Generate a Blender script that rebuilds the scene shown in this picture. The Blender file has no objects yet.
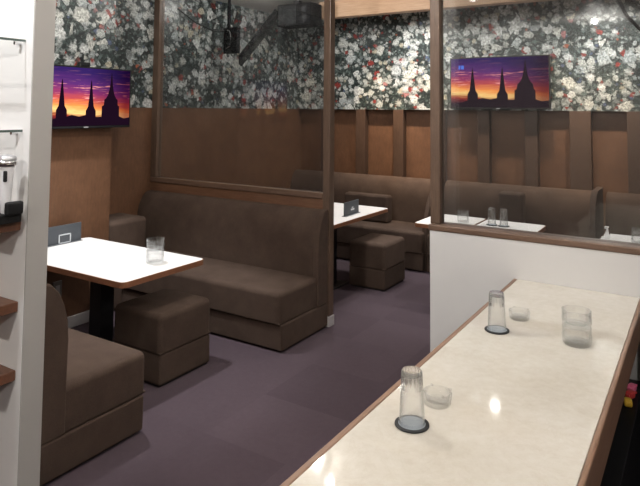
import bpy, bmesh, math, random
from mathutils import Vector, Matrix
random.seed(7)
SC = bpy.context.scene
COL = SC.collection
PI = math.pi

# ------------------------------------------------------------------ helpers
def tag(o, label=None, cat=None, group=None, kind=None):
    if label: o['label'] = label
    if cat: o['category'] = cat
    if group: o['group'] = group
    if kind: o['kind'] = kind
    return o

def empty(name, loc=(0, 0, 0), rz=0.0):
    o = bpy.data.objects.new(name, None)
    o.empty_display_size = 0.1
    COL.objects.link(o)
    o.location = loc
    o.rotation_euler = (0, 0, rz)
    return o

def thing(name, label, cat, loc=(0, 0, 0), rz=0.0, group=None):
    return tag(empty(name, loc, rz), label, cat, group)

def link(name, bm, mats, parent=None, smooth=False, wn=False, loc=None):
    me = bpy.data.meshes.new(name)
    bmesh.ops.recalc_face_normals(bm, faces=bm.faces[:])
    bm.to_mesh(me)
    bm.free()
    if not isinstance(mats, (list, tuple)):
        mats = [mats]
    for m in mats:
        me.materials.append(m)
    if smooth:
        for p in me.polygons:
            p.use_smooth = True
        me.set_sharp_from_angle(angle=math.radians(42))
    o = bpy.data.objects.new(name, me)
    COL.objects.link(o)
    if parent: o.parent = parent
    if loc: o.location = loc
    if wn:
        w = o.modifiers.new('wn', 'WEIGHTED_NORMAL')
        w.keep_sharp = True
    return o

def B():
    return bmesh.new()

def box(bm, x0, x1, y0, y1, z0, z1, r=0.0, seg=3, mat=0, cuts=0):
    ret = bmesh.ops.create_cube(bm, size=1.0)
    vs = ret['verts']
    for v in vs:
        v.co = Vector((x0 + (v.co.x + .5) * (x1 - x0), y0 + (v.co.y + .5) * (y1 - y0), z0 + (v.co.z + .5) * (z1 - z0)))
    fs = list({f for v in vs for f in v.link_faces})
    for f in fs: f.material_index = mat
    if r > 0:
        es = list({e for v in vs for e in v.link_edges})
        rr = bmesh.ops.bevel(bm, geom=es, offset=r, segments=seg, profile=.5, affect='EDGES', clamp_overlap=True)
        for f in rr['faces']: f.material_index = mat
    return bm

def cushion(bm, x0, x1, y0, y1, z0, z1, r=.036, rb=.012):
    vs = bmesh.ops.create_cube(bm, size=1.0)['verts']
    for v in vs:
        v.co = Vector((x0 + (v.co.x + .5) * (x1 - x0), y0 + (v.co.y + .5) * (y1 - y0), z0 + (v.co.z + .5) * (z1 - z0)))
    es = list({e for v in vs for e in v.link_edges})
    low = [e for e in es if max(v.co.z for v in e.verts) < z0 + 1e-6]
    bmesh.ops.bevel(bm, geom=low, offset=rb, segments=3, profile=.5, affect='EDGES')
    top = [e for e in bm.edges if min(v.co.z for v in e.verts) > z1 - 1e-6 or (min(v.co.z for v in e.verts) < z0 + rb + .002 and max(v.co.z for v in e.verts) > z1 - 1e-6)]
    bmesh.ops.bevel(bm, geom=top, offset=r, segments=5, profile=.5, affect='EDGES', clamp_overlap=False)
    return bm

def prism(bm, pts, axis, a0, a1, mat=0):
    """extrude polygon pts (2-D) along axis: 'x' pts=(y,z), 'y' pts=(x,z), 'z' pts=(x,y)"""
    def mk(p, a):
        if axis == 'x': return (a, p[0], p[1])
        if axis == 'y': return (p[0], a, p[1])
        return (p[0], p[1], a)
    v0 = [bm.verts.new(mk(p, a0)) for p in pts]
    v1 = [bm.verts.new(mk(p, a1)) for p in pts]
    n = len(pts)
    fs = [bm.faces.new(v0), bm.faces.new(list(reversed(v1)))]
    for i in range(n):
        fs.append(bm.faces.new((v0[i], v0[(i + 1) % n], v1[(i + 1) % n], v1[i])))
    for f in fs: f.material_index = mat
    return fs

def lathe(bm, prof, seg=32, c=(0, 0), mat=0, closed=False, mod=None):
    """revolve profile of (r,z) about the vertical axis through c"""
    rings = []
    for i, (r, z) in enumerate(prof):
        if mod and r > 1e-5:
            rings.append([bm.verts.new((r * mod(i, k) * math.cos(2 * PI * k / seg), r * mod(i, k) * math.sin(2 * PI * k / seg), z)) for k in range(seg)])
        elif r < 1e-5:
            rings.append([bm.verts.new((c[0], c[1], z))])
        else:
            rings.append([bm.verts.new((c[0] + r * math.cos(2 * PI * k / seg), c[1] + r * math.sin(2 * PI * k / seg), z)) for k in range(seg)])
    pairs = list(zip(rings, rings[1:]))
    if closed: pairs.append((rings[-1], rings[0]))
    for a, b in pairs:
        for k in range(seg):
            k2 = (k + 1) % seg
            if len(a) == 1 and len(b) == 1: continue
            if len(a) == 1: f = bm.faces.new((a[0], b[k], b[k2]))
            elif len(b) == 1: f = bm.faces.new((a[k], a[k2], b[0]))
            else: f = bm.faces.new((a[k], a[k2], b[k2], b[k]))
            f.material_index = mat
    return bm

def tube(bm, pts, r, seg=8, mat=0):
    pts = [Vector(p) for p in pts]
    rings = []
    for i, p in enumerate(pts):
        if i == 0: d = pts[1] - pts[0]
        elif i == len(pts) - 1: d = pts[-1] - pts[-2]
        else: d = (pts[i + 1] - p).normalized() + (p - pts[i - 1]).normalized()
        d.normalize()
        up = Vector((0, 0, 1)) if abs(d.z) < .9 else Vector((1, 0, 0))
        a = d.cross(up).normalized(); b = d.cross(a)
        rings.append([bm.verts.new(p + a * r * math.cos(2 * PI * k / seg) + b * r * math.sin(2 * PI * k / seg)) for k in range(seg)])
    for a, b in zip(rings, rings[1:]):
        for k in range(seg):
            f = bm.faces.new((a[k], a[(k + 1) % seg], b[(k + 1) % seg], b[k])); f.material_index = mat
    bm.faces.new(rings[0]).material_index = mat
    bm.faces.new(list(reversed(rings[-1]))).material_index = mat
    return bm

def arc(cx, cz, r, a0, a1, n=6):
    return [(cx + r * math.cos(math.radians(a0 + (a1 - a0) * i / n)), cz + r * math.sin(math.radians(a0 + (a1 - a0) * i / n))) for i in range(n + 1)]

def copy_tree(src, loc, rz=None, label=None, group=None):
    r = src.copy(); COL.objects.link(r); r.location = loc
    if rz is not None: r.rotation_euler = (0, 0, rz)
    if label: r['label'] = label
    if group: r['group'] = group
    for ch in src.children:
        c = ch.copy(); COL.objects.link(c); c.parent = r
        for g in ch.children:
            d = g.copy(); COL.objects.link(d); d.parent = c
    return r

# ------------------------------------------------------------------ materials
class NT:
    def __init__(s, name):
        s.m = bpy.data.materials.new(name); s.m.use_nodes = True
        s.t = s.m.node_tree; s.t.nodes.clear()
        s.out = s.t.nodes.new('ShaderNodeOutputMaterial')
    def n(s, typ, **kw):
        nd = s.t.nodes.new('ShaderNode' + typ)
        for k, v in kw.items():
            if k in nd.inputs.keys(): s.set(nd.inputs[k], v)
            else: setattr(nd, k, v)
        return nd
    def set(s, sock, v):
        if hasattr(v, 'is_output'): s.t.links.new(v, sock)
        else:
            if sock.type == 'RGBA' and len(v) == 3: v = (*v, 1)
            sock.default_value = v
    def math(s, op, a, b=0.0, c=0.0, clamp=False):
        nd = s.t.nodes.new('ShaderNodeMath'); nd.operation = op; nd.use_clamp = clamp
        s.set(nd.inputs[0], a); s.set(nd.inputs[1], b); s.set(nd.inputs[2], c)
        return nd.outputs[0]
    def vmath(s, op, a, b=(0, 0, 0)):
        nd = s.t.nodes.new('ShaderNodeVectorMath'); nd.operation = op
        s.set(nd.inputs[0], a)
        if op == 'SCALE': s.set(nd.inputs[3], b)
        else: s.set(nd.inputs[1], b)
        return nd.outputs['Value'] if op in ('LENGTH', 'DOT_PRODUCT') else nd.outputs[0]
    def mix(s, fac, a, b, blend='MIX'):
        nd = s.t.nodes.new('ShaderNodeMix'); nd.data_type = 'RGBA'; nd.blend_type = blend
        s.set(nd.inputs[0], fac); s.set(nd.inputs[6], a); s.set(nd.inputs[7], b)
        return nd.outputs[2]
    def ramp(s, fac, stops, interp='LINEAR'):
        nd = s.t.nodes.new('ShaderNodeValToRGB'); nd.color_ramp.interpolation = interp
        e = nd.color_ramp.elements
        while len(e) > 1: e.remove(e[-1])
        e[0].position = stops[0][0]; e[0].color = (*stops[0][1], 1)
        for p, c in stops[1:]:
            x = e.new(p); x.color = (*c, 1)
        s.set(nd.inputs[0], fac)
        return nd.outputs[0]
    def co(s, kind='Object'):
        return s.n('TexCoord').outputs[kind]
    def noise(s, vec, scale, detail=3, rough=.5, dist=0.0, out='Fac'):
        nd = s.n('TexNoise'); s.set(nd.inputs['Vector'], vec)
        nd.inputs['Scale'].default_value = scale; nd.inputs['Detail'].default_value = detail
        nd.inputs['Roughness'].default_value = rough; nd.inputs['Distortion'].default_value = dist
        return nd.outputs[out]
    def scale(s, vec, v):
        nd = s.n('Mapping'); s.set(nd.inputs['Vector'], vec); nd.inputs['Scale'].default_value = v
        return nd.outputs[0]
    def bump(s, h, strength=.3, dist=.01):
        nd = s.n('Bump'); s.set(nd.inputs['Height'], h)
        nd.inputs['Strength'].default_value = strength; nd.inputs['Distance'].default_value = dist
        return nd.outputs[0]
    def bsdf(s, color, rough=.5, metal=0.0, spec=.5, normal=None, **kw):
        nd = s.n('BsdfPrincipled')
        s.set(nd.inputs['Base Color'], color); s.set(nd.inputs['Roughness'], rough)
        nd.inputs['Metallic'].default_value = metal; nd.inputs['Specular IOR Level'].default_value = spec
        if normal is not None: s.set(nd.inputs['Normal'], normal)
        for k, v in kw.items(): s.set(nd.inputs[k], v)
        s.t.links.new(nd.outputs[0], s.out.inputs[0])
        return s.m

def plain(name, col, rough=.5, metal=0.0, spec=.5, nscale=40, amt=.08, **kw):
    t = NT(name); v = t.co()
    f = t.noise(v, nscale, 3)
    c = t.mix(f, tuple(x * (1 - amt) for x in col), tuple(min(1, x * (1 + amt)) for x in col))
    return t.bsdf(c, rough, metal, spec, **kw)

def wood(name, dark, light, axis=(1, 1, 1), rough=.4, scale=14, spec=.4):
    t = NT(name); v = t.scale(t.co(), axis)
    a = t.noise(v, scale, 5, .6, .6); b = t.noise(v, scale * 6, 2, .5)
    f = t.math('ADD', t.math('MULTIPLY', a, .75), t.math('MULTIPLY', b, .25))
    c = t.ramp(f, [(.3, dark), (.7, light)])
    return t.bsdf(c, rough, 0, spec, t.bump(f, .08, .003))

def m_carpet():
    t = NT('carpet_tiles'); v = t.co()
    sx = t.n('SeparateXYZ'); t.set(sx.inputs[0], v)
    fx = t.math('FLOOR', t.math('MULTIPLY', t.math('ADD', sx.outputs[0], .18), 2.0)); fy = t.math('FLOOR', t.math('MULTIPLY', t.math('ADD', sx.outputs[1], .12), 2.0))
    cv = t.n('CombineXYZ'); t.set(cv.inputs[0], fx); t.set(cv.inputs[1], fy)
    wn = t.n('TexWhiteNoise'); t.set(wn.inputs['Vector'], cv.outputs[0])
    big = t.noise(v, 3, 3); fine = t.noise(v, 260, 2, .7); mid = t.noise(v, 30, 3, .6)
    f = t.math('ADD', t.math('MULTIPLY', wn.outputs['Value'], .25), t.math('ADD', t.math('MULTIPLY', big, .2), t.math('ADD', t.math('MULTIPLY', fine, .3), t.math('MULTIPLY', mid, .25))))
    c = t.ramp(f, [(.15, (.047, .0345, .042)), (.9, (.086, .064, .076))])
    return t.bsdf(c, .95, 0, .1, t.bump(fine, .5, .004))

def m_velvet():
    t = NT('brown_velour'); v = t.co()
    a = t.noise(v, 7, 3, .6); b = t.noise(v, 180, 2, .6)
    f = t.math('ADD', t.math('MULTIPLY', a, .6), t.math('MULTIPLY', b, .4))
    c = t.ramp(f, [(.3, (.046, .0305, .023)), (.7, (.079, .054, .042))])
    return t.bsdf(c, .85, 0, .1, t.bump(b, .25, .002), **{'Sheen Weight': .06, 'Sheen Roughness': .5, 'Sheen Tint': (.8, .62, .5)})

def m_wallpaper():
    t = NT('floral_wallpaper'); v0 = t.co()
    # flat wall: collapse x and y into one running coordinate
    s = t.n('SeparateXYZ'); t.set(s.inputs[0], v0)
    cv = t.n('CombineXYZ'); t.set(cv.inputs[0], t.math('ADD', s.outputs[0], s.outputs[1])); t.set(cv.inputs[1], s.outputs[2])
    v = cv.outputs[0]
    wob = t.noise(v, 9, 3, .6, 0, 'Color')
    vd = t.vmath('ADD', v, t.vmath('SCALE', t.vmath('SUBTRACT', wob, (.5, .5, .5)), .075))
    blot = t.noise(v, 48, 4, .7)
    clump = t.noise(v, 2.6, 3, .6)                      # where bouquets gather, where foliage is left dark
    # foliage ground
    g1 = t.noise(vd, 19, 5, .72, 1.2)
    ground = t.ramp(g1, [(.36, (.005, .006, .007)), (.50, (.017, .024, .023)), (.60, (.060, .080, .076)), (.72, (.24, .27, .255))])
    lv = t.n('TexVoronoi'); t.set(lv.inputs['Vector'], t.scale(vd, (1.0, 1.7, 1))); lv.inputs['Scale'].default_value = 30
    leafd = t.ramp(lv.outputs['Distance'], [(.15, (1, 1, 1)), (.5, (0, 0, 0))])
    sl = t.n('SeparateColor'); t.set(sl.inputs[0], lv.outputs['Color'])
    lcol = t.ramp(sl.outputs[0], [(.0, (.020, .032, .030)), (.4, (.04, .062, .056)), (.62, (.11, .135, .125)), (.80, (.25, .27, .26)), (.9, (.015, .015, .02))], 'CONSTANT')
    col = t.mix(t.math('MULTIPLY', leafd, .6), ground, lcol)
    def flowers(col, scale, thr, size, pal, off, petals):
        vo = t.n('TexVoronoi'); vo.inputs['Scale'].default_value = scale; vo.inputs['Randomness'].default_value = .95
        p = t.vmath('ADD', v, (off, off * .7, 0)); p2 = t.vmath('ADD', vd, (off, off * .7, 0))
        pm = t.vmath('ADD', t.vmath('SCALE', p, .35), t.vmath('SCALE', p2, .65))
        t.set(vo.inputs['Vector'], pm)
        d = t.vmath('SUBTRACT', pm, vo.outputs['Position'])
        ds = t.n('SeparateXYZ'); t.set(ds.inputs[0], d)
        ang = t.math('ARCTAN2', ds.outputs[1], ds.outputs[0])
        sc = t.n('SeparateColor'); t.set(sc.inputs[0], vo.outputs['Color'])
        r = t.math('DIVIDE', t.math('MULTIPLY', t.vmath('LENGTH', d), scale), t.math('ADD', t.math('MULTIPLY', sc.outputs[2], size * .6), size * .5))
        wv = t.math('COSINE', t.math('ADD', t.math('MULTIPLY', ang, petals), t.math('MULTIPLY', sc.outputs[1], 6.28)))
        rp = t.math('ADD', r, t.math('MULTIPLY', wv, .08))
        inside = t.ramp(t.math('ADD', rp, t.math('MULTIPLY', t.math('SUBTRACT', blot, .5), .9)), [(.62, (1, 1, 1)), (.95, (0, 0, 0))])
        have = t.math('GREATER_THAN', t.math('ADD', sc.outputs[0], t.math('MULTIPLY', t.math('SUBTRACT', clump, .5), 1.9)), thr)
        ring = t.math('SINE', t.math('ADD', t.math('MULTIPLY', r, 12.0), t.math('ADD', t.math('MULTIPLY', ang, 2.0), t.math('MULTIPLY', wv, 1.3))))
        shade = t.math('MULTIPLY', t.math('ADD', .72, t.math('MULTIPLY', ring, .22)), t.math('ADD', -.35, t.math('MULTIPLY', blot, 2.5)), clamp=False)
        base = t.ramp(sc.outputs[1], pal, 'CONSTANT')
        sv = t.n('CombineXYZ')
        for i in range(3): t.set(sv.inputs[i], t.math('MAXIMUM', shade, .04))
        fc = t.mix(1.0, base, sv.outputs[0], 'MULTIPLY')
        return t.mix(t.math('MULTIPLY', inside, have), col, fc)
    red = (.34, .045, .035); org = (.42, .11, .05)
    col = flowers(col, 26, .52, .80, [(0, (.42, .45, .44)), (.40, (.14, .18, .175)), (.66, red), (.72, (.10, .13, .22)), (.78, (.55, .57, .56)), (.96, org)], 3.3, 5)
    col = flowers(col, 15, .52, .85, [(0, (.62, .63, .60)), (.35, (.36, .38, .37)), (.58, (.60, .54, .42)), (.69, (.30, .32, .32)), (.76, red), (.84, (.74, .74, .72)), (.97, (.50, .22, .22))], 9.1, 6)
    col = flowers(col, 9.5, .62, .85, [(0, (.80, .80, .78)), (.45, (.70, .69, .64)), (.8, (.54, .57, .57))], 1.7, 7)
    return t.bsdf(t.mix(1.0, col, (.80, .83, .83), 'MULTIPLY'), .36, 0, .45)

def m_copper_wall():
    t = NT('copper_brown_panel'); v = t.co()
    a = t.noise(v, 6, 5, .65, .4); b = t.noise(t.scale(v, (1, 1, .25)), 60, 3, .6)
    f = t.math('ADD', t.math('MULTIPLY', a, .6), t.math('MULTIPLY', b, .4))
    c = t.ramp(f, [(.3, (.080, .037, .019)), (.7, (.145, .072, .038))])
    return t.bsdf(c, .5, 0, .4, t.bump(b, .1, .002))

def m_marble():
    t = NT('cream_marble'); v = t.co()
    a = t.noise(v, 3.2, 6, .55, .3); b = t.noise(v, 34, 4, .6); w = t.noise(v, 9, 6, .7, 2.5)
    f = t.math('ADD', t.math('MULTIPLY', a, .65), t.math('MULTIPLY', b, .35))
    c = t.ramp(f, [(.25, (.52, .475, .40)), (.5, (.605, .57, .505)), (.75, (.68, .66, .61))])
    vein = t.ramp(t.math('ABSOLUTE', t.math('SUBTRACT', w, .5)), [(0, (.72, .66, .56)), (.025, (1, 1, 1))])
    c = t.mix(.16, c, t.mix(1.0, c, vein, 'MULTIPLY'))
    return t.bsdf(c, .06, 0, .45)

def m_plaster(name, col, rough=.6):
    t = NT(name); v = t.co()
    a = t.noise(v, 5, 4, .6)
    c = t.mix(a, tuple(x * .94 for x in col), col)
    return t.bsdf(c, rough, 0, .3, t.bump(t.noise(v, 120, 2), .06, .002))

def m_pane(name, tint, haze=.02, ior=1.5):
    """clear sheet: light passes straight through, tinted, with fresnel reflection and a pale diffuse veil standing in for reflected haze"""
    t = NT(name)
    tr = t.n('BsdfTransparent'); t.set(tr.inputs[0], tint)
    gl = t.n('BsdfGlossy'); t.set(gl.inputs['Color'], (1, 1, 1)); gl.inputs['Roughness'].default_value = .015
    df = t.n('BsdfDiffuse'); t.set(df.inputs[0], (.5, .5, .5))  # grey diffuse share imitates hazy reflections on the sheet
    lw = t.n('LayerWeight'); lw.inputs[0].default_value = .5
    fr_ = t.math('ADD', .035, t.math('MULTIPLY', t.math('POWER', lw.outputs['Facing'], 5.0), .9))
    m0 = t.n('MixShader'); m0.inputs[0].default_value = haze
    t.t.links.new(tr.outputs[0], m0.inputs[1]); t.t.links.new(df.outputs[0], m0.inputs[2])
    m1 = t.n('MixShader'); t.t.links.new(fr_, m1.inputs[0])
    t.t.links.new(m0.outputs[0], m1.inputs[1]); t.t.links.new(gl.outputs[0], m1.inputs[2])
    t.t.links.new(m1.outputs[0], t.out.inputs[0])
    return t.m

def m_glass(name, col=(.985, .995, .99), solid=.07):
    """thin clear glass: light goes through, grazing edges darken and mirror the room"""
    t = NT(name)
    g = t.n('BsdfGlass'); t.set(g.inputs['Color'], col); g.inputs['Roughness'].default_value = .0; g.inputs['IOR'].default_value = 1.35
    lw = t.n('LayerWeight'); lw.inputs[0].default_value = .5
    f3 = t.math('POWER', lw.outputs['Facing'], 3.0)
    tc = t.mix(f3, (.997, .998, .998), (.88, .91, .91))
    tr = t.n('BsdfTransparent'); t.set(tr.inputs[0], tc)
    gl = t.n('BsdfGlossy'); gl.inputs['Roughness'].default_value = .03
    m0 = t.n('MixShader'); m0.inputs[0].default_value = solid
    t.t.links.new(tr.outputs[0], m0.inputs[1]); t.t.links.new(g.outputs[0], m0.inputs[2])
    df = t.n('BsdfDiffuse'); t.set(df.inputs[0], (.85, .88, .88))  # whitish edge colour imitates bright surroundings refracted in the glass
    md = t.n('MixShader'); t.t.links.new(t.math('ADD', .012, t.math('MULTIPLY', t.math('POWER', lw.outputs['Facing'], 2.0), .16)), md.inputs[0])
    t.t.links.new(m0.outputs[0], md.inputs[1]); t.t.links.new(df.outputs[0], md.inputs[2]); m0 = md
    m1 = t.n('MixShader'); t.t.links.new(t.math('ADD', .06, t.math('MULTIPLY', t.math('POWER', lw.outputs['Facing'], 4.0), .75)), m1.inputs[0])
    t.t.links.new(m0.outputs[0], m1.inputs[1]); t.t.links.new(gl.outputs[0], m1.inputs[2])
    t.t.links.new(m1.outputs[0], t.out.inputs[0])
    return t.m

def m_emit(name, col, st):
    t = NT(name); e = t.n('Emission'); t.set(e.inputs[0], col); e.inputs[1].default_value = st
    t.t.links.new(e.outputs[0], t.out.inputs[0]); return t.m

def m_sunset():
    """picture on the screens: u to the right, v up, both 0..1 in generated-like object coordinates stored in UV"""
    t = NT('sunset_screen'); uv = t.n('UVMap').outputs[0]
    s = t.n('SeparateXYZ'); t.set(s.inputs[0], uv); u, w = s.outputs[0], s.outputs[1]
    n1 = t.noise(t.scale(uv, (2.2, 9, 1)), 1.6, 5, .6, .4)
    hv = t.math('ADD', w, t.math('MULTIPLY', t.math('SUBTRACT', n1, .5), .22))
    hv = t.math('ADD', hv, t.math('MULTIPLY', u, .16))
    sky = t.ramp(hv, [(.10, (.02, .006, .02)), (.22, (.30, .03, .02)), (.30, (.95, .62, .22)), (.40, (.92, .30, .07)), (.52, (.52, .075, .07)), (.64, (.25, .035, .13)), (.78, (.10, .025, .15)), (1.0, (.03, .014, .10))])
    cl = t.noise(t.scale(uv, (2.0, 13, 1)), 2.3, 4, .55)
    clouds = t.ramp(cl, [(.57, (0, 0, 0)), (.66, (1, 1, 1))])
    side = t.ramp(w, [(.28, (0, 0, 0)), (.45, (1, 1, 1)), (.70, (1, 1, 1)), (.80, (.1, .1, .1))])
    cf = t.mix(1.0, clouds, side, 'MULTIPLY')
    col = t.mix(cf, sky, (.90, .34, .30))
    dk = t.ramp(u, [(.50, (1, 1, 1)), (.95, (.28, .16, .22))])
    col = t.mix(1.0, col, dk, 'MULTIPLY')
    e = t.n('Emission'); t.set(e.inputs[0], col); e.inputs[1].default_value = 1.25
    t.t.links.new(e.outputs[0], t.out.inputs[0]); return t.m

M = dict(
    carpet=m_carpet(), velvet=m_velvet(), paper=m_wallpaper(), copper=m_copper_wall(), marble=m_marble(),
    white=m_plaster('white_paint', (.74, .73, .72)), taupe=m_plaster('grey_beige_wall_end', (.41, .395, .375)), lowwhite=m_plaster('pale_grey_paint', (.62, .61, .60), .45), ceil=m_plaster('ceiling_paint', (.70, .68, .65)),
    frame=wood('dark_brown_wood', (.070, .043, .029), (.122, .079, .054), (6, 6, .6)),
    rail=wood('brown_rail_wood', (.085, .050, .034), (.155, .095, .065), (.5, 6, 6)),
    panel=wood('partition_panel_wood', (.105, .050, .028), (.160, .082, .046), (.5, 5, 5)),
    beam=wood('pale_beam_wood', (.45, .28, .17), (.60, .41, .27), (.4, 6, 6), .5),
    edge=wood('red_brown_edge', (.16, .065, .033), (.26, .115, .06), (2, 2, 8)),
    cedge=wood('counter_edge_wood', (.17, .095, .06), (.27, .165, .11), (6, .4, 6)),
    shelf=wood('shelf_wood', (.085, .035, .020), (.16, .070, .038), (.6, 6, 6)),
    pil=wood('pilaster_wood', (.048, .027, .018), (.082, .049, .033), (6, 6, .6)),
    alcove=m_copper_wall(),
    top=m_plaster('white_laminate', (.80, .79, .77), .22),
    black=plain('black_plastic', (.010, .010, .011), .5, 0, .25), blackm=plain('black_metal', (.014, .014, .016), .4, .0),
    pedestal=plain('black_lacquer', (.010, .010, .011), .45),
    slate=plain('slate_card', (.055, .062, .072), .5), pale=plain('pale_print', (.55, .57, .60), .5),
    chrome=plain('chrome', (.75, .75, .76), .15, 1.0), silver=plain('silver_mesh', (.55, .55, .57), .35, .6),
    micw=plain('white_plastic', (.70, .70, .72), .3), foot=plain('grey_skirting', (.42, .40, .40), .5),
    plate=plain('grey_switch_plate', (.16, .14, .13), .5), gloss=plain('black_panel', (.006, .006, .007), .45, 0, .25),
    rubber=plain('charcoal_rubber', (.012, .013, .015), .7), ice=plain('pale_blue_mat', (.30, .34, .38), .6),
    pane1=m_pane('smoked_pane', (.80, .81, .815), .012), pane2=m_pane('clear_pane', (.84, .85, .85), .014),
    glass=m_glass('clear_glass'), footglass=m_glass('thick_glass_foot', solid=.65), shelfglass=m_pane('shelf_glass', (.985, .99, .985), .004),
    matte=plain('matte_black', (.007, .007, .008), .9, 0, .08), dim=m_plaster('dim_brown_paint', (.16, .125, .10)),
    glassedge=plain('glass_edge', (.10, .13, .12), .2), sunset=m_sunset(), ink=m_emit('screen_black', (.012, .004, .012), 1.0), blue=m_emit('screen_blue', (.10, .22, .85), 1.0),
    screenoff=plain('dark_screen', (.015, .016, .018), .6, 0, .2), grille=plain('speaker_grille', (.013, .014, .015), .8, 0, .2),
    pink=plain('pink_wrap', (.75, .16, .30), .3), yellow=plain('yellow_wrap', (.75, .48, .05), .3), redw=plain('red_wrap', (.5, .05, .05), .3), whitew=plain('white_wrap', (.6, .6, .6), .3),
)

def struct(name, bm, mats, **kw):
    o = link(name, bm, mats, **kw); o['kind'] = 'structure'; return o

# ------------------------------------------------------------------ the room
CE = 2.81; BORDER = 1.65; FAR = 6.45
bm = B(); box(bm, -4.6, 2.6, -3.2, 6.8, -.05, 0); struct('floor', bm, M['carpet'])
bm = B(); box(bm, -4.6, 2.6, -3.2, 6.8, CE, CE + .05); struct('ceiling', bm, M['ceil'])
# left wall: nearer plane to y=3.25, then a step back; wallpaper above, copper brown panel below
bm = B()
for x, y0, y1 in ((-4.05, -3.1, 3.25), (-4.42, 3.25, 6.6)):
    box(bm, -4.6, x, y0, y1, 0, BORDER, mat=1)
    box(bm, -4.6, x + .004, y0, y1 + (.004 if x > -4.1 else 0), BORDER, CE, mat=0)
struct('wall_left', bm, [M['paper'], M['copper']])
bm = B()
box(bm, -4.42, 2.5, FAR, 6.75, BORDER, CE, mat=0)
box(bm, -4.42, 2.5, FAR + .09, 6.75, 0, BORDER, mat=1)
struct('wall_far', bm, [M['paper'], M['alcove']])
bm = B(); box(bm, 2.5, 2.6, -3.1, 6.75, 0, CE); struct('wall_right', bm, M['dim'])
bm = B(); box(bm, -4.6, 2.6, -3.2, -3.1, 0, CE); struct('wall_back', bm, M['dim'])
n = 1
for x in (-4.0, -3.5, -3.0, -2.5, -2.0, -1.5, -1.03, -.55, 0.0, .5, 1.0, 1.5, 2.0):
    w = .064 if x != -1.03 else .10
    bm = B(); box(bm, x - w, x + w, FAR, FAR + .09, 0.0, BORDER, .004, 2)
    struct('trim_%d' % n, bm, M['pil']); n += 1
# pale wooden beam under the ceiling
bm = B(); box(bm, -3.5, 2.5, 5.5, 5.62, 2.63, CE, .004, 2); struct('trim_%d' % n, bm, M['beam']); n += 1
# skirting on the nearer left wall
bm = B(); box(bm, -4.05, -4.035, -3.0, 3.25, 0, .085, .003, 2); struct('baseboard_left', bm, M['foot'])

# booth partition: panel, rail, two posts, smoked pane
bm = B(); box(bm, -4.42, -2.50, 4.012, 4.058, 0, .955); struct('wall_booth', bm, M['panel'])
bm = B(); box(bm, -4.42, -2.50, 4.0, 4.07, .955, 1.0, .006, 2); struct('trim_%d' % n, bm, M['rail']); n += 1
bm = B(); box(bm, -4.42, -4.345, 4.0, 4.07, 1.0, CE, .006, 2); struct('trim_%d' % n, bm, M['frame']); n += 1
bm = B(); box(bm, -2.50, -2.436, 4.0, 4.07, .075, CE, .006, 2); struct('trim_%d' % n, bm, M['frame']); n += 1
bm = B(); box(bm, -2.505, -2.431, 3.995, 4.075, 0, .075, .003, 2); struct('trim_%d' % n, bm, M['foot']); n += 1
bm = B(); box(bm, -4.345, -2.50, 4.030, 4.040, 1.0, CE); struct('window_1', bm, M['pane1'])
# low white wall behind the counter with wooden cap, post and clear pane
bm = B(); box(bm, -1.281, 2.5, 3.164, 3.274, 0, .991); struct('wall_counter', bm, M['lowwhite'])
bm = B(); box(bm, -1.290, 2.5, 3.158, 3.284, .991, 1.024, .006, 2); struct('trim_%d' % n, bm, M['rail']); n += 1
bm = B(); box(bm, -1.288, -1.230, 3.185, 3.255, 1.024, CE, .006, 2); struct('trim_%d' % n, bm, M['frame']); n += 1
bm = B(); box(bm, -1.230, 2.5, 3.215, 3.225, 1.024, CE)
bm2 = B(); box(bm2, -.245, 2.5, 3.05, 3.164, 0, .715); struct('trim_%d' % n, bm2, M['gloss']); n += 1; struct('window_2', bm, M['pane2'])
# thin white wall with the shelves at the left edge of the view
bm = B(); box(bm, -4.05, -1.856, 1.165, 1.24, 0, CE); struct('wall_shelves', bm, M['white'])
bm = B(); box(bm, -1.856, -1.85, 1.166, 1.24, 0, CE); struct('trim_%d' % n, bm, M['taupe']); n += 1  # end face of the shelf wall, darker grey-beige than its front

# ------------------------------------------------------------------ sofas
BPROF = [(0, .40), (-.150, .40), (-.148, .60), (-.142, .69), (-.125, .76), (-.098, .825), (-.062, .864), (-.025, .877), (0, .877)]
def sofa(name, label, x0, x1, yb, facing, group='upholstered bench sofas', seat_x0=None):
    """bench against the plane y=yb; facing -1 looks towards -Y, +1 towards +Y"""
    xc = (x0 + x1) / 2; h = (x1 - x0) / 2
    t = thing(name, label, 'sofa', (xc, yb, 0), 0 if facing < 0 else PI, group)
    sx0 = -h if seat_x0 is None else seat_x0 - xc
    bm = B(); box(bm, sx0, h, -.605, -.005, .012, .185, .012, 3); link('base', bm, M['velvet'], t, True, True)
    bm = B(); box(bm, sx0 + .03, h - .03, -.55, -.02, 0, .014); link('plinth', bm, M['pedestal'], t)
    bm = B(); cushion(bm, sx0 + .004, h - .008, -.622, -.10, .187, .400); link('seat_cushion', bm, M['velvet'], t, True, True)
    bm = B(); prism(bm, BPROF, 'x', -h + .003, h - .045); 
    es = [e for e in bm.edges if abs(e.verts[0].co.x - e.verts[1].co.x) < 1e-5 and max(e.verts[0].co.x, -e.verts[0].co.x) > 0 and not (abs(e.verts[0].co.y) < 1e-5 and abs(e.verts[1].co.y) < 1e-5)]
    bmesh.ops.bevel(bm, geom=es, offset=.012, segments=3, profile=.5, affect='EDGES', clamp_overlap=True)
    link('backrest', bm, M['velvet'], t, True, True)
    return t, xc

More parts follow.
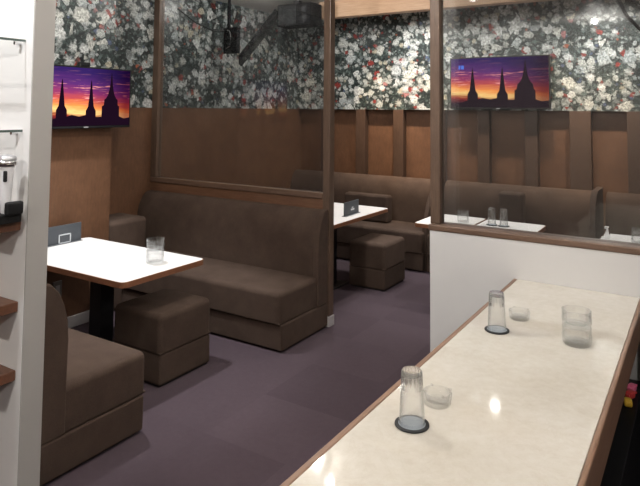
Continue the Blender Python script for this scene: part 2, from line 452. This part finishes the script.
def end_panel(t, xc, pts, yb, x0, x1):
    bm = B(); prism(bm, [(p[0] - yb, p[1]) for p in pts], 'x', x0 - xc, x1 - xc)
    bmesh.ops.bevel(bm, geom=[e for e in bm.edges if abs(e.verts[0].co.x - e.verts[1].co.x) < 1e-5], offset=.008, segments=2, profile=.5, affect='EDGES', clamp_overlap=True)
    return link('end_panel', bm, M['velvet'], t, True, True)

s1, c1 = sofa('bench_sofa', 'long dark brown velour bench sofa with its back against the wooden glass partition', -4.42, -2.44, 4.0, -1, seat_x0=-4.05)
# end of the backrest: upright padded strip
bm = B(); prism(bm, [(-.012, .187), (-.150, .187), (-.150, .60), (-.144, .69), (-.128, .76), (-.10, .83), (-.064, .872), (-.012, .885)], 'x', -2.484 - c1, -2.438 - c1)
bmesh.ops.bevel(bm, geom=[e for e in bm.edges if abs(e.verts[0].co.x - e.verts[1].co.x) < 1e-5], offset=.008, segments=2, profile=.5, affect='EDGES')
link('end_panel', bm, M['velvet'], s1, True, True)
bm = B(); box(bm, -4.415 - c1, -4.055 - c1, 3.26 - 4, 3.66 - 4, 0, .722, .04, 4); link('armrest', bm, M['velvet'], s1, True, True)

s0, c0 = sofa('bench_sofa', 'dark brown velour bench sofa half hidden behind the white shelf wall, lower left', -4.03, -2.452, 1.612, 1)
pts = [(-.012, .187), (-.150, .187), (-.150, .60), (-.144, .69), (-.128, .76), (-.10, .82), (-.064, .858), (-.012, .872)]
bm = B(); h0 = (-2.452 + 4.03) / 2; prism(bm, pts, 'x', -h0, -h0 + .045)
bmesh.ops.bevel(bm, geom=[e for e in bm.edges if abs(e.verts[0].co.x - e.verts[1].co.x) < 1e-5], offset=.008, segments=2, profile=.5, affect='EDGES')
link('end_panel', bm, M['velvet'], s0, True, True)
# (rotated by 180 degrees: its visible end at x=-2.46 is local -h0)

s2, c2 = sofa('bench_sofa', 'dark brown bench sofa on the far wall seen through the open gap between posts', -4.415, -2.44, 6.44, -1)
end_panel(s2, c2, [(6.43, 0), (5.90, 0), (5.90, .43), (5.945, .54), (6.01, .67), (6.08, .755), (6.17, .80), (6.28, .83), (6.43, .87)], 6.44, -2.475, -2.43)
bm = B(); box(bm, -3.50 - c2, -2.95 - c2, 6.06 - 6.44, 6.20 - 6.44, .40, .700, .03, 4); link('armrest', bm, M['velvet'], s2, True, True)

s3, c3 = sofa('bench_sofa', 'dark bench sofa on the far wall behind the clear pane, below the wall television', -2.40, -.83, 6.44, -1)
end_panel(s3, c3, [(6.43, 0), (5.92, 0), (5.92, .62), (5.95, .78), (6.02, .88), (6.12, .92), (6.43, .92)], 6.44, -.885, -.83)
bm = B(); box(bm, -1.735 - c3, -1.50 - c3, 6.05 - 6.44, 6.20 - 6.44, .40, .845, .03, 4); link('armrest', bm, M['velvet'], s3, True, True)
s4, c4 = sofa('bench_sofa', 'dark bench sofa behind the clear pane at the right edge, on the far wall', -.80, 1.0, 6.44, -1)

# ------------------------------------------------------------------ ottomans
def ottoman(label, x, y, wx, wy):
    t = thing('ottoman', label, 'ottoman', (x, y, 0), 0, 'square ottoman stools')
    a, b = wx / 2, wy / 2
    bm = B(); box(bm, -a + .02, a - .02, -b + .02, b - .02, 0, .012); link('plinth', bm, M['pedestal'], t)
    bm = B(); box(bm, -a + .004, a - .004, -b + .004, b - .004, .011, .190, .014, 3); link('base', bm, M['velvet'], t, True, True)
    bm = B(); cushion(bm, -a, a, -b, b, .191, .420); link('seat_cushion', bm, M['velvet'], t, True, True)
    return t
ottoman('square dark brown velour ottoman half under the nearest bright table', -2.95, 2.806, .43, .44)
ottoman('square dark brown velour ottoman beside the table beyond the partition post', -2.66, 5.255, .38, .46)

# ------------------------------------------------------------------ tables
def table(label, x0, x1, y0, y1, z=.66, rc=.035):
    xc, yc = (x0 + x1) / 2, (y0 + y1) / 2; a, b = (x1 - x0) / 2, (y1 - y0) / 2
    t = thing('table', label, 'table', (xc, yc, 0), 0, 'white topped booth tables')
    def rr(a, b, r):
        p = []
        for sx, sy, a0 in ((1, 1, 0), (-1, 1, 90), (-1, -1, 180), (1, -1, 270)):
            p += arc(sx * (a - r), sy * (b - r), r, a0, a0 + 90, 5)
        return p
    bm = B(); prism(bm, rr(a - .004, b - .004, rc), 'z', z - .03, z); 
    link('tabletop', bm, M['top'], t, True)
    bm = B()
    o, i = rr(a, b, rc + .004), rr(a - .0045, b - .0045, rc)
    for zz in (0,):
        vo0 = [bm.verts.new((*p, z - .034)) for p in o]; vo1 = [bm.verts.new((*p, z - .0015)) for p in o]
        vi0 = [bm.verts.new((*p, z - .034)) for p in i]; vi1 = [bm.verts.new((*p, z - .0015)) for p in i]
        k = len(o)
        for q in range(k):
            r_ = (q + 1) % k
            bm.faces.new((vo0[q], vo0[r_], vo1[r_], vo1[q])); bm.faces.new((vi0[q], vi1[q], vi1[r_], vi0[r_]))
            bm.faces.new((vo1[q], vo1[r_], vi1[r_], vi1[q])); bm.faces.new((vo0[q], vi0[q], vi0[r_], vo0[r_]))
    link('edge_band', bm, M['edge'], t, True)
    bm = B(); box(bm, -.055, .055, -.055, .055, .014, z - .045, .004, 2); link('pedestal', bm, M['pedestal'], t, False)
    bm = B(); box(bm, -.14, .14, -.14, .14, 0, .014, .004, 2); link('foot_plate', bm, M['pedestal'], t)
    bm = B(); box(bm, -.17, .17, -.17, .17, z - .046, z - .034); link('top_bracket', bm, M['pedestal'], t)
    return t
table('white table with red brown edge in the nearest booth, carrying a glass', -3.995, -2.79, 2.345, 3.02)
table('white table beyond the partition post with a menu card standing on it', -3.36, -2.69, 4.36, 5.57)
table('small white table behind the clear pane next to the post, with one short tumbler', -2.17, -1.695, 4.98, 5.56)
table('small white table behind the clear pane carrying two upside down tall glasses', -1.68, -1.165, 4.98, 5.53)
table('white table behind the clear pane at the right edge of the view', -.70, -.05, 4.80, 5.46)

# ------------------------------------------------------------------ counter
ct = thing('bar_counter', 'cream marble topped bar counter with wooden edges in the foreground', 'counter', (-.5475, 1.7, 0))
X0, X1, Y0, Y1 = -.83 + .5475, -.252 + .5475, .25 - 1.7, 3.163 - 1.7
bm = B(); box(bm, X0 + .018, X1 - .012, Y0, Y1, .762, .80, .0015, 1); link('countertop', bm, M['marble'], ct)
bm = B(); box(bm, X0, X0 + .018, Y0, Y1, .755, .801, .003, 2); link('edge_trim', bm, M['cedge'], ct)
bm = B(); box(bm, X1 - .012, X1 + .004, Y0, Y1, .680, .801, .005, 2); link('fascia', bm, M['cedge'], ct)
bm = B(); box(bm, X0 + .06, X1 - .20, Y0, Y1, 0, .760); link('body', bm, M['gloss'], ct)
bm = B(); box(bm, X1 - .20, X1 - .012, Y0, Y1, 0, .41); box(bm, X1 - .20, X1 - .012, Y0, Y1, .70, .76); link('shelf_carcass', bm, M['gloss'], ct)
bm = B(); box(bm, X1 - .20, X1 - .005, Y0, Y1, .41, .43, .003, 2); link('shelf_board', bm, M['gloss'], ct)

# ------------------------------------------------------------------ glassware
def tall_glass(label, x, y, z, group, coaster_label):
    """fluted highball turned upside down on a round coaster"""
    c = thing('coaster', coaster_label, 'coaster', (x, y, z), 0, 'round dark coasters')
    bm = B(); lathe(bm, [(0, .0002), (.044, .0002), (.0465, .002), (.0465, .0048), (.044, .0058), (.037, .0060), (.037, .0052), (0, .0052)], 40); link('rim', bm, M['rubber'], c, True)
    bm = B(); lathe(bm, [(0, .00525), (.0366, .00525), (.0366, .0058), (0, .0058)], 40); link('mat', bm, M['ice'], c, True)
    t = thing('highball_glass', label, 'glass', (x, y, z + .0062), 0, group)
    bm = B()
    prof = [(.0345, 0), (.0352, .002), (.0308, .092), (.0300, .104), (.0290, .130), (.0275, .137), (.0250, .1395), (0, .1395), (0, .127), (.0240, .125), (.0264, .118), (.0284, .09), (.0332, .002)]
    SEG = 64
    lathe(bm, prof, SEG, mod=lambda i, k: 1 - .07 * (k % 4 == 0) if i in (3, 4) else (1 - .035 * (k % 4 == 0) if i == 5 else 1))
    v0 = [v for v in bm.verts if abs(v.co.z) < 1e-6]; v1 = [v for v in bm.verts if abs(v.co.z - .002) < 1e-6 and math.hypot(v.co.x, v.co.y) < .034]
    v0.sort(key=lambda v: math.atan2(v.co.y, v.co.x)); v1.sort(key=lambda v: math.atan2(v.co.y, v.co.x))
    for k in range(SEG):                                # close the rim
        bm.faces.new((v0[k], v0[(k + 1) % SEG], v1[(k + 1) % SEG], v1[k]))
    for f in bm.faces:
        if f.calc_center_median().z > .098: f.material_index = 1
    link('bowl', bm, [M['glass'], M['footglass']], t, True)
    return t
G1 = 'upside down highball glasses'
tall_glass('upside down tall glass nearest on the marble counter', -.685, 1.56, .80, G1, 'dark round coaster under the nearest tall glass on the counter')
tall_glass('upside down tall glass farther along the marble counter by the white wall', -.694, 2.39, .80, G1, 'dark round coaster under the farther tall glass on the counter')
tall_glass('upside down tall glass behind the clear pane, left of its pair', -1.565, 5.27, .66, G1, 'dark coaster under the left glass of the pair behind the pane')
tall_glass('upside down tall glass behind the clear pane, right of its pair', -1.462, 5.27, .66, G1, 'dark coaster under the right glass of the pair behind the pane')

def tumbler(label, x, y, z, r=.046, h=.082, group='short clear tumblers'):
    t = thing('tumbler', label, 'glass', (x, y, z), 0, group)
    bm = B()
    k = r / .046
    lathe(bm, [(0, 0), (.041 * k, 0), (.0438 * k, .004), (.0440 * k, .010), (.0442 * k, .014), (.0448 * k, h * .46), (.0450 * k, h * .5), (r, h), (r - .003, h), (.0415 * k, h * .5), (.041 * k, .018), (.037 * k, .013), (0, .012)], 60,
          mod=lambda i, q: 1 + .045 * (q % 5 < 2) if i in (4, 5) else 1)
    link('bowl', bm, M['glass'], t, True)
    bm = B(); lathe(bm, [(.0452 * k, h * .5), (.0466 * k, h * .515), (.0470 * k, h * .53), (.0466 * k, h * .545), (.0456 * k, h * .56)], 48, closed=True); link('raised_ring', bm, M['glass'], t, True)
    return t
tumbler('ribbed tumbler at the bottom of the stack on the nearest booth table', -2.985, 2.76, .66, .055, .082)
tumbler('ribbed tumbler on top of the stack on the nearest booth table', -2.985, 2.76, .7425, .055, .070)
tumbler('ribbed tumbler at the bottom of the stack on the marble counter', -.41, 2.42, .80, .051, .062)
tumbler('ribbed tumbler on top of the stack on the marble counter', -.41, 2.42, .8625, .051, .060)
tumbler('short tumbler standing alone behind the clear pane near the post', -1.81, 5.24, .66, .050, .105)
tumbler('lower tumbler of the stack at the right edge behind the clear pane', -.43, 5.17, .66, .050, .062)
tumbler('upper tumbler of the stack at the right edge behind the clear pane', -.43, 5.17, .7225, .046, .055)

def ashtray(label, x, y, z):
    t = thing('ashtray', label, 'ashtray', (x, y, z), 0, 'clear glass ashtrays')
    bm = B(); lathe(bm, [(0, 0), (.036, 0), (.039, .004), (.042, .032), (.040, .035), (.037, .034), (.033, .012), (0, .010)], 40); link('dish', bm, M['glass'], t, True)
    for q in range(4):
        a = PI / 4 + q * PI / 2
        bm = B(); tube(bm, [(.035 * math.cos(a), .035 * math.sin(a), .0365), (.044 * math.cos(a), .044 * math.sin(a), .0355)], .003, 8)
        link('rest_notch', bm, M['glass'], t, True)
    return t
ashtray('clear glass ashtray behind the nearest tall glass on the counter', -.672, 1.712, .80)
ashtray('clear glass ashtray next to the farther tall glass on the counter', -.655, 2.575, .80)

# small chrome holder on the far right table
t = thing('napkin_holder', 'small chrome wedge holder on the table at the right behind the pane', 'holder', (-.665, 5.25, .66))
bm = B(); prism(bm, [(-.03, 0), (.03, 0), (.03, .012), (.022, .082), (.012, .082), (-.01, .02), (-.03, .015)], 'y', -.03, .03); link('body', bm, M['chrome'], t)
bm = B(); box(bm, -.006, .022, -.025, .025, .075, .088); link('napkin', bm, M['whitew'], t)

# ------------------------------------------------------------------ menu cards
def menu(label, loc, rz, L, H):
    t = thing('menu_stand', label, 'menu', loc, rz, 'slate menu stands on tables')
    bm = B(); box(bm, -L / 2, L / 2, -.005, .005, .003, H, .002, 2); link('card', bm, M['slate'], t)
    bm = B(); box(bm, -L / 2 - .001, L / 2 + .001, -.025, .025, 0, .004, .001, 1); link('base', bm, M['slate'], t)
    return t
mn = menu('slate menu stand with a pale square emblem on the nearest booth table by the wall', (-3.955, 2.72, .66), PI / 2, .40, .133)
bm = B()
for u0, u1, w0, w1 in ((.012, .112, .060, .068), (.012, .020, .004, .068), (.104, .112, .004, .068), (.012, .112, .004, .010)):
    box(bm, u0, u1, -.0075, -.005, w0, w1)
link('emblem', bm, M['pale'], mn)
mn = menu('slate menu stand with a small pale mark on the table beyond the post', (-2.825, 5.035, .66), PI / 2 + .05, .30, .125)
bm = B(); box(bm, -.02, .05, -.0072, -.005, .040, .055); box(bm, .0, .03, -.0072, -.005, .062, .070); link('emblem', bm, M['pale'], mn)

# ------------------------------------------------------------------ televisions
def television(label, W, H, loc, rz, gap, group='wall televisions'):
    """screen faces local -Y; origin at the bottom centre"""
    t = thing('television', label, 'television', loc, rz, group)
    bm = B(); box(bm, -W / 2, W / 2, 0, .035, 0, H, .005, 2); link('casing', bm, M['black'], t)
    bm = B(); box(bm, -.16, .16, .035, gap, H * .3, H * .7, .003, 1); link('wall_bracket', bm, M['blackm'], t)
    b = .012; x0, x1, z0, z1 = -W / 2 + b, W / 2 - b, b * 1.6, H - b
    me = bpy.data.meshes.new('screen'); vs = []; fs = []; uvs = []; mi = []
    def poly(pts, y, m):
        k = len(vs)
        for u, v in pts:
            vs.append((x0 + u * (x1 - x0), y, z0 + v * (z1 - z0))); uvs.append((u, v))
        fs.append(list(range(k, k + len(pts)))); mi.append(m)
    poly([(0, 0), (1, 0), (1, 1), (0, 1)], -.0008, 0)
    def spire(c, w, base, top, body):
        poly([(c - w, 0), (c + w, 0), (c + w * .95, base), (c + w * .55, base + .07), (c + w * .42, body), (c + .006, top), (c, top + .04), (c - .006, top), (c - w * .42, body), (c - w * .55, base + .07), (c - w * .95, base)], -.0016, 1)
    spire(.235, .058, .27, .76, .46); spire(.545, .058, .26, .76, .44)
    poly([(.665, 0), (.875, 0), (.872, .34), (.855, .36), (.852, .46), (.835, .48), (.815, .54), (.800, .63), (.789, .76), (.780, .92), (.776, .96), (.772, .92), (.763, .76), (.750, .63), (.735, .54), (.712, .48), (.695, .46), (.690, .36), (.668, .34)], -.0016, 1)
    poly([(0, 0), (1, 0), (1, .14), (.93, .12), (.86, .17), (.6, .15), (.5, .19), (.42, .16), (.34, .19), (.27, .15), (.16, .13), (.08, .06), (0, .05)], -.0014, 1)
    for u0, v0, u1, v1 in ((.085, .78, .105, .86), (.112, .78, .142, .86)):
        poly([(u0, v0), (u1, v0), (u1, v1), (u0, v1)], -.0014, 2)
    me.from_pydata(vs, [], fs)
    for m in (M['sunset'], M['ink'], M['blue']): me.materials.append(m)
    ul = me.uv_layers.new(name='UVMap')
    for p in me.polygons:
        p.material_index = mi[p.index]
        for li in p.loop_indices: ul.data[li].uv = uvs[me.loops[li].vertex_index]
    o = bpy.data.objects.new('screen', me); COL.objects.link(o); o.parent = t
    bm = B(); box(bm, -.02, .02, -.0012, 0, .004, .012); link('maker_badge', bm, M['silver'], t)
    return t
television('television on the left wall above the nearest booth table, showing a sunset', .83, .467, (-3.945, 2.93, 1.491), PI / 2, .106)
television('television on the far wall seen through the clear pane, showing a sunset', 1.045, .555, (-1.807, FAR - .105, 1.662), 0, .105)
t = thing('sensor_box', 'small black sensor box standing on top of the left wall television', 'sensor', (-3.97, 2.915, 1.959), PI / 2)
bm = B(); box(bm, -.045, .045, -.015, .015, 0, .032, .004, 2); link('housing', bm, M['black'], t)
bm = B(); box(bm, -.038, .038, -.018, -.014, .008, .024, .002, 1); link('window', bm, M['screenoff'], t)

# hanging monitor behind the smoked pane
P = lambda *a: Vector(a)
near_top, near_bot = P(-3.44, 4.62, 2.61), P(-3.89, 4.62, 2.172)
t = thing('hanging_monitor', 'dark tilted monitor hanging on a ceiling pole behind the smoked partition pane', 'monitor', (-4.17, 4.80, 0))
org = P(-4.17, 4.80, 0)
wv = P(-.28, .34, -.05)
ev = near_top - near_bot
nv = wv.cross(ev).normalized()
bm = B()
q = [near_bot, near_top, near_top + wv, near_bot + wv]
v0 = [bm.verts.new(p - org) for p in q]; v1 = [bm.verts.new(p - org + nv * .045) for p in q]
bm.faces.new(v0); bm.faces.new(list(reversed(v1)))
for i in range(4): bm.faces.new((v0[i], v0[(i + 1) % 4], v1[(i + 1) % 4], v1[i]))
bmesh.ops.bevel(bm, geom=bm.edges[:], offset=.008, segments=2, profile=.5, affect='EDGES')
link('casing', bm, M['matte'], t, True)
bm = B(); tube(bm, [(0, 0, CE), (0, 0, 2.46)], .018, 12); link('pole', bm, M['matte'], t, True)
bm = B(); box(bm, -.05, .13, -.03, .03, 2.22, 2.49, .005, 2); link('bracket', bm, M['matte'], t)
bm = B(); tube(bm, [(.01, -.035, 2.46), (.055, -.05, 2.45), (.07, -.05, 2.38), (.055, -.05, 2.29), (.0, -.04, 2.27)], .006, 8); link('cable', bm, M['chrome'], t, True)
bm = B(); tube(bm, [(-.02, 0, 2.455), (-.09, -.15, 2.45), (-.17, -.32, 2.52), (-.24, -.5, 2.64)], .007, 8); link('power_cable', bm, M['black'], t, True)

# speaker under the ceiling beside the beam
t = thing('ceiling_speaker', 'black box speaker hung under the ceiling left of the pale beam', 'speaker', (-3.665, 5.33, 2.50))
bm = B(); box(bm, -.20, .235, -.10, .12, .03, .27, .012, 3); link('cabinet', bm, M['matte'], t, True, True)
bm = B(); box(bm, -.18, .06, -.108, -.098, .05, .25, .004, 2); link('grille', bm, M['grille'], t)
for z in (.10, .20):
    bm = B(); tube(bm, [(.16, -.098, z), (.16, -.112, z)], .034, 20); tube(bm, [(.16, -.11, z), (.16, -.116, z)], .02, 16); link('tweeter', bm, M['screenoff'], t, True)
bm = B(); box(bm, -.03, .03, -.03, .03, .265, .31); link('ceiling_mount', bm, M['blackm'], t)

# wall socket under the nearest table
t = thing('wall_socket', 'grey socket plate on the left wall under the nearest table', 'socket', (-4.05, 2.80, .25), PI / 2)
bm = B(); box(bm, -.036, .036, -.010, 0, 0, .12, .003, 2); link('plate', bm, M['plate'], t)
bm = B(); box(bm, -.018, .018, -.013, -.009, .03, .09, .002, 1); link('rocker', bm, M['foot'], t)

# cable hanging from the ceiling at the far right
bm = B(); tube(bm, [(-.62, 4.6, CE), (-.55, 4.58, 2.62), (-.42, 4.56, 2.30), (-.30, 4.54, 2.15), (-.1, 4.5, 2.12), (.2, 4.4, 2.3), (.4, 4.3, CE)], .012, 8)
tag(link('hanging_cable', bm, M['black'], None, True), 'black cable looping down from the ceiling at the top right corner', 'cable')

# ------------------------------------------------------------------ wall shelves at the left edge
def wood_shelf(z, label):
    t = thing('wall_shelf', label, 'shelf', (-2.222, 1.165, z), 0, 'wooden shelves on the white wall')
    bm = B(); box(bm, -.35, .338, -.155, 0, -.032, 0, .002, 1); link('board', bm, M['shelf'], t)
    return t
wood_shelf(1.282, 'short wooden shelf on the white wall carrying the microphone stand')
wood_shelf(1.022, 'short empty wooden shelf on the white wall, middle of the wooden ones')
wood_shelf(.806, 'short wooden shelf on the white wall, lowest of the wooden ones')
def glass_shelf(z, label):
    t = thing('glass_shelf', label, 'shelf', (-2.245, 1.165, z), 0, 'clear glass shelves on the white wall')
    bm = B(); box(bm, -.35, .346, -.136, 0, -.008, 0, 0); link('pane', bm, M['shelfglass'], t)
    bm = B(); box(bm, .346, .350, -.14, 0, -.008, 0); box(bm, -.35, .346, -.14, -.136, -.008, 0); link('polished_edge', bm, M['glassedge'], t)
    for x in (-.25, .32):
        bm = B(); tube(bm, [(x, 0, -.012), (x, -.022, -.012)], .006, 12); link('bracket', bm, M['chrome'], t, True)
    return t
glass_shelf(1.873, 'clear glass shelf on the white wall, upper one at the top left corner')
glass_shelf(1.575, 'clear glass shelf on the white wall just above the microphone')

# microphone upright in a charging stand
ms = thing('microphone_stand', 'black charging stand on the wooden shelf holding the white microphone', 'stand', (-1.932, 1.105, 1.282))
bm = B(); box(bm, -.015, .081, -.042, .042, 0, .030, .006, 3); link('base', bm, M['black'], ms, True, True)
for x in (.021, .0905):
    bm = B(); box(bm, x - .010, x + .010, -.020, .036, .028, .070, .007, 3); link('cradle_arm', bm, M['black'], ms, True, True)
mc = thing('microphone', 'white handheld microphone with silver mesh head standing in the black stand', 'microphone', (-1.876, 1.105, 1.3125))
bm = B(); lathe(bm, [(0, 0), (.012, 0), (.0145, .004), (.0165, .05), (.0215, .125), (.0235, .148), (.0, .149)], 32); link('handle', bm, M['micw'], mc, True)
bm = B(); lathe(bm, [(0, .1495), (.027, .1495), (.0305, .154), (.0305, .163), (.028, .166), (0, .1665)], 32); link('collar', bm, M['chrome'], mc, True)
bm = B(); lathe(bm, [(0, .167), (.0285, .167), (.0290, .173), (.026, .180), (.017, .1845), (0, .186)], 32); link('mesh_head', bm, M['silver'], mc, True)
bm = B(); box(bm, -.006, .006, -.0045, .0045, -.018, .018, .004, 3)
o = link('switch_window', bm, M['black'], mc, True); o.location = (.0150, -.0130, .118); o.rotation_euler = (0.05, 0, .86)

# sweets on the dark shelf under the counter
for x, y, col, nm, lab in ((-.292, 3.03, 'pink', 'sweet_packet', 'pink wrapped sweet on the dark shelf under the counter, farthest of them'), (-.292, 2.955, 'redw', 'sweet_packet', 'red wrapped sweet on the dark shelf under the counter, between two others'),
                        (-.292, 2.87, 'yellow', 'sweet_packet', 'yellow wrapped sweet on the dark shelf under the counter')):
    t = thing(nm, lab, 'packet', (x, y, .431), random.uniform(-.6, .6), 'wrapped sweets under the counter')
    bm = B(); box(bm, -.016, .016, -.018, .018, 0, .028, .008, 3); link('wrapper', bm, M[col], t, True, True)
    for s in (-1, 1):
        bm = B(); prism(bm, [(-.008, s * .018), (.008, s * .018), (.013, s * .030), (-.013, s * .030)], 'z', .014, .022); link('twist', bm, M[col], t)

# ------------------------------------------------------------------ lights
def spot(x, y, watts, ang=95, blend=.7, col=(1, .95, .88), z=CE - .02, r=.04, aim=None):
    l = bpy.data.lights.new('downlight_and_fill', 'SPOT'); l.energy = watts; l.spot_size = math.radians(ang); l.spot_blend = blend
    l.color = col; l.shadow_soft_size = r
    o = bpy.data.objects.new('downlight_and_fill', l); COL.objects.link(o); o.location = (x, y, z)
    if aim:
        o.rotation_euler = (Vector(aim) - Vector((x, y, z))).to_track_quat('-Z', 'Y').to_euler()
    return o
def area(x, y, z, sx, sy, watts, col=(1, .97, .93), aim=None):
    l = bpy.data.lights.new('ceiling_panel', 'AREA'); l.shape = 'RECTANGLE'; l.size = sx; l.size_y = sy; l.energy = watts; l.color = col
    o = bpy.data.objects.new('ceiling_panel', l); COL.objects.link(o); o.location = (x, y, z)
    if aim: o.rotation_euler = (Vector(aim) - Vector((x, y, z))).to_track_quat('-Z', 'Y').to_euler()
    return o
WARM = (1, .74, .48); NEUT = (1, .95, .89); COOL = (.97, .98, 1)
def point_light(x, y, watts, col, z=CE - .05, r=.03):  # some follow reflections, others are unseen fill added for brightness
    l = bpy.data.lights.new('bulb_and_fill', 'POINT'); l.energy = watts; l.color = col; l.shadow_soft_size = r
    o = bpy.data.objects.new('bulb_and_fill', l); COL.objects.link(o); o.location = (x, y, z)
spot(-3.40, 2.70, 200, 64, .6, COOL)                       # over the nearest table
point_light(-2.72, 4.30, 26, NEUT); point_light(-2.45, 4.02, 18, NEUT)   # doorway pair
point_light(-2.0, 2.2, 60, NEUT)
point_light(-2.6, .2, 25, NEUT)
point_light(-.75, 1.1, 24, NEUT); point_light(-.45, 2.35, 22, NEUT)      # unseen fill pair added to brighten the counter
point_light(-1.1, -1.64, 95, NEUT); point_light(.9, -.6, 75, NEUT)
spot(-3.0, 4.95, 75, 66, .6, COOL)                         # over the second table
spot(-1.6, 5.2, 50, 50, .6, COOL)
spot(-.4, 5.1, 40, 55, .6, COOL)
point_light(-3.75, 4.75, 11, NEUT)  # fill added to lift the left wall beyond the partition
for x, wt in ((-2.72, 85), (-.78, 105), (-3.6, 22), (-1.75, 25)):     # wallpaper washers
    spot(x, 5.93, wt, 165, .9, NEUT)
for x in (-4.2, -3.25, -2.75, -2.25, -1.26, -.79, .28):              # narrow warm spots on the wall bays
    spot(x, 5.93, 120 if x > -4 else 20, 40, .9, WARM, aim=(x, 6.54, 1.22), r=.03)
spot(-1.95, .45, 60, 80, .8, COOL, aim=(-2.0, 1.165, 2.1))   # on the white shelf wall
point_light(1.3, 1.6, 30, NEUT)  # unseen fill added from the right to brighten the counter fascia
spot(-3.3, 2.2, 40, 90, .9, NEUT, aim=(-4.05, 2.9, 2.0))     # unseen fill added to brighten the left wallpaper

w = bpy.data.worlds.new('World'); SC.world = w; w.use_nodes = True
w.node_tree.nodes['Background'].inputs[0].default_value = (.02, .02, .02, 1)

# ------------------------------------------------------------------ camera (lens shift: the picture is cropped from a taller frame)
cam = bpy.data.cameras.new('camera'); co = bpy.data.objects.new('camera', cam); COL.objects.link(co)
yaw, pitch, roll = 0.564238, 0.0599488, 0.00761449
f0 = Vector((-math.sin(yaw), math.cos(yaw), 0)); r0 = Vector((math.cos(yaw), math.sin(yaw), 0)); up = Vector((0, 0, 1))
fw = f0 * math.cos(pitch) + up * math.sin(pitch); u2 = up * math.cos(pitch) - f0 * math.sin(pitch)
r = r0 * math.cos(roll) + u2 * math.sin(roll); u = u2 * math.cos(roll) - r0 * math.sin(roll)
mw = Matrix((r, u, -fw)).transposed().to_4x4(); mw.translation = (0, 0, 1.65)
co.matrix_world = mw
cam.sensor_width = 36; cam.sensor_fit = 'HORIZONTAL'; cam.lens = 603.87 / 640 * 36
cam.shift_y = -(243 - 72.77) / 640
cam.clip_start = .02
SC.camera = co
vs = SC.view_settings
SC.display_settings.display_device = 'sRGB'
vs.view_transform = 'Standard'; vs.look = 'None'; vs.gamma = 1.0; vs.use_curve_mapping = False
vs.exposure = 0.2
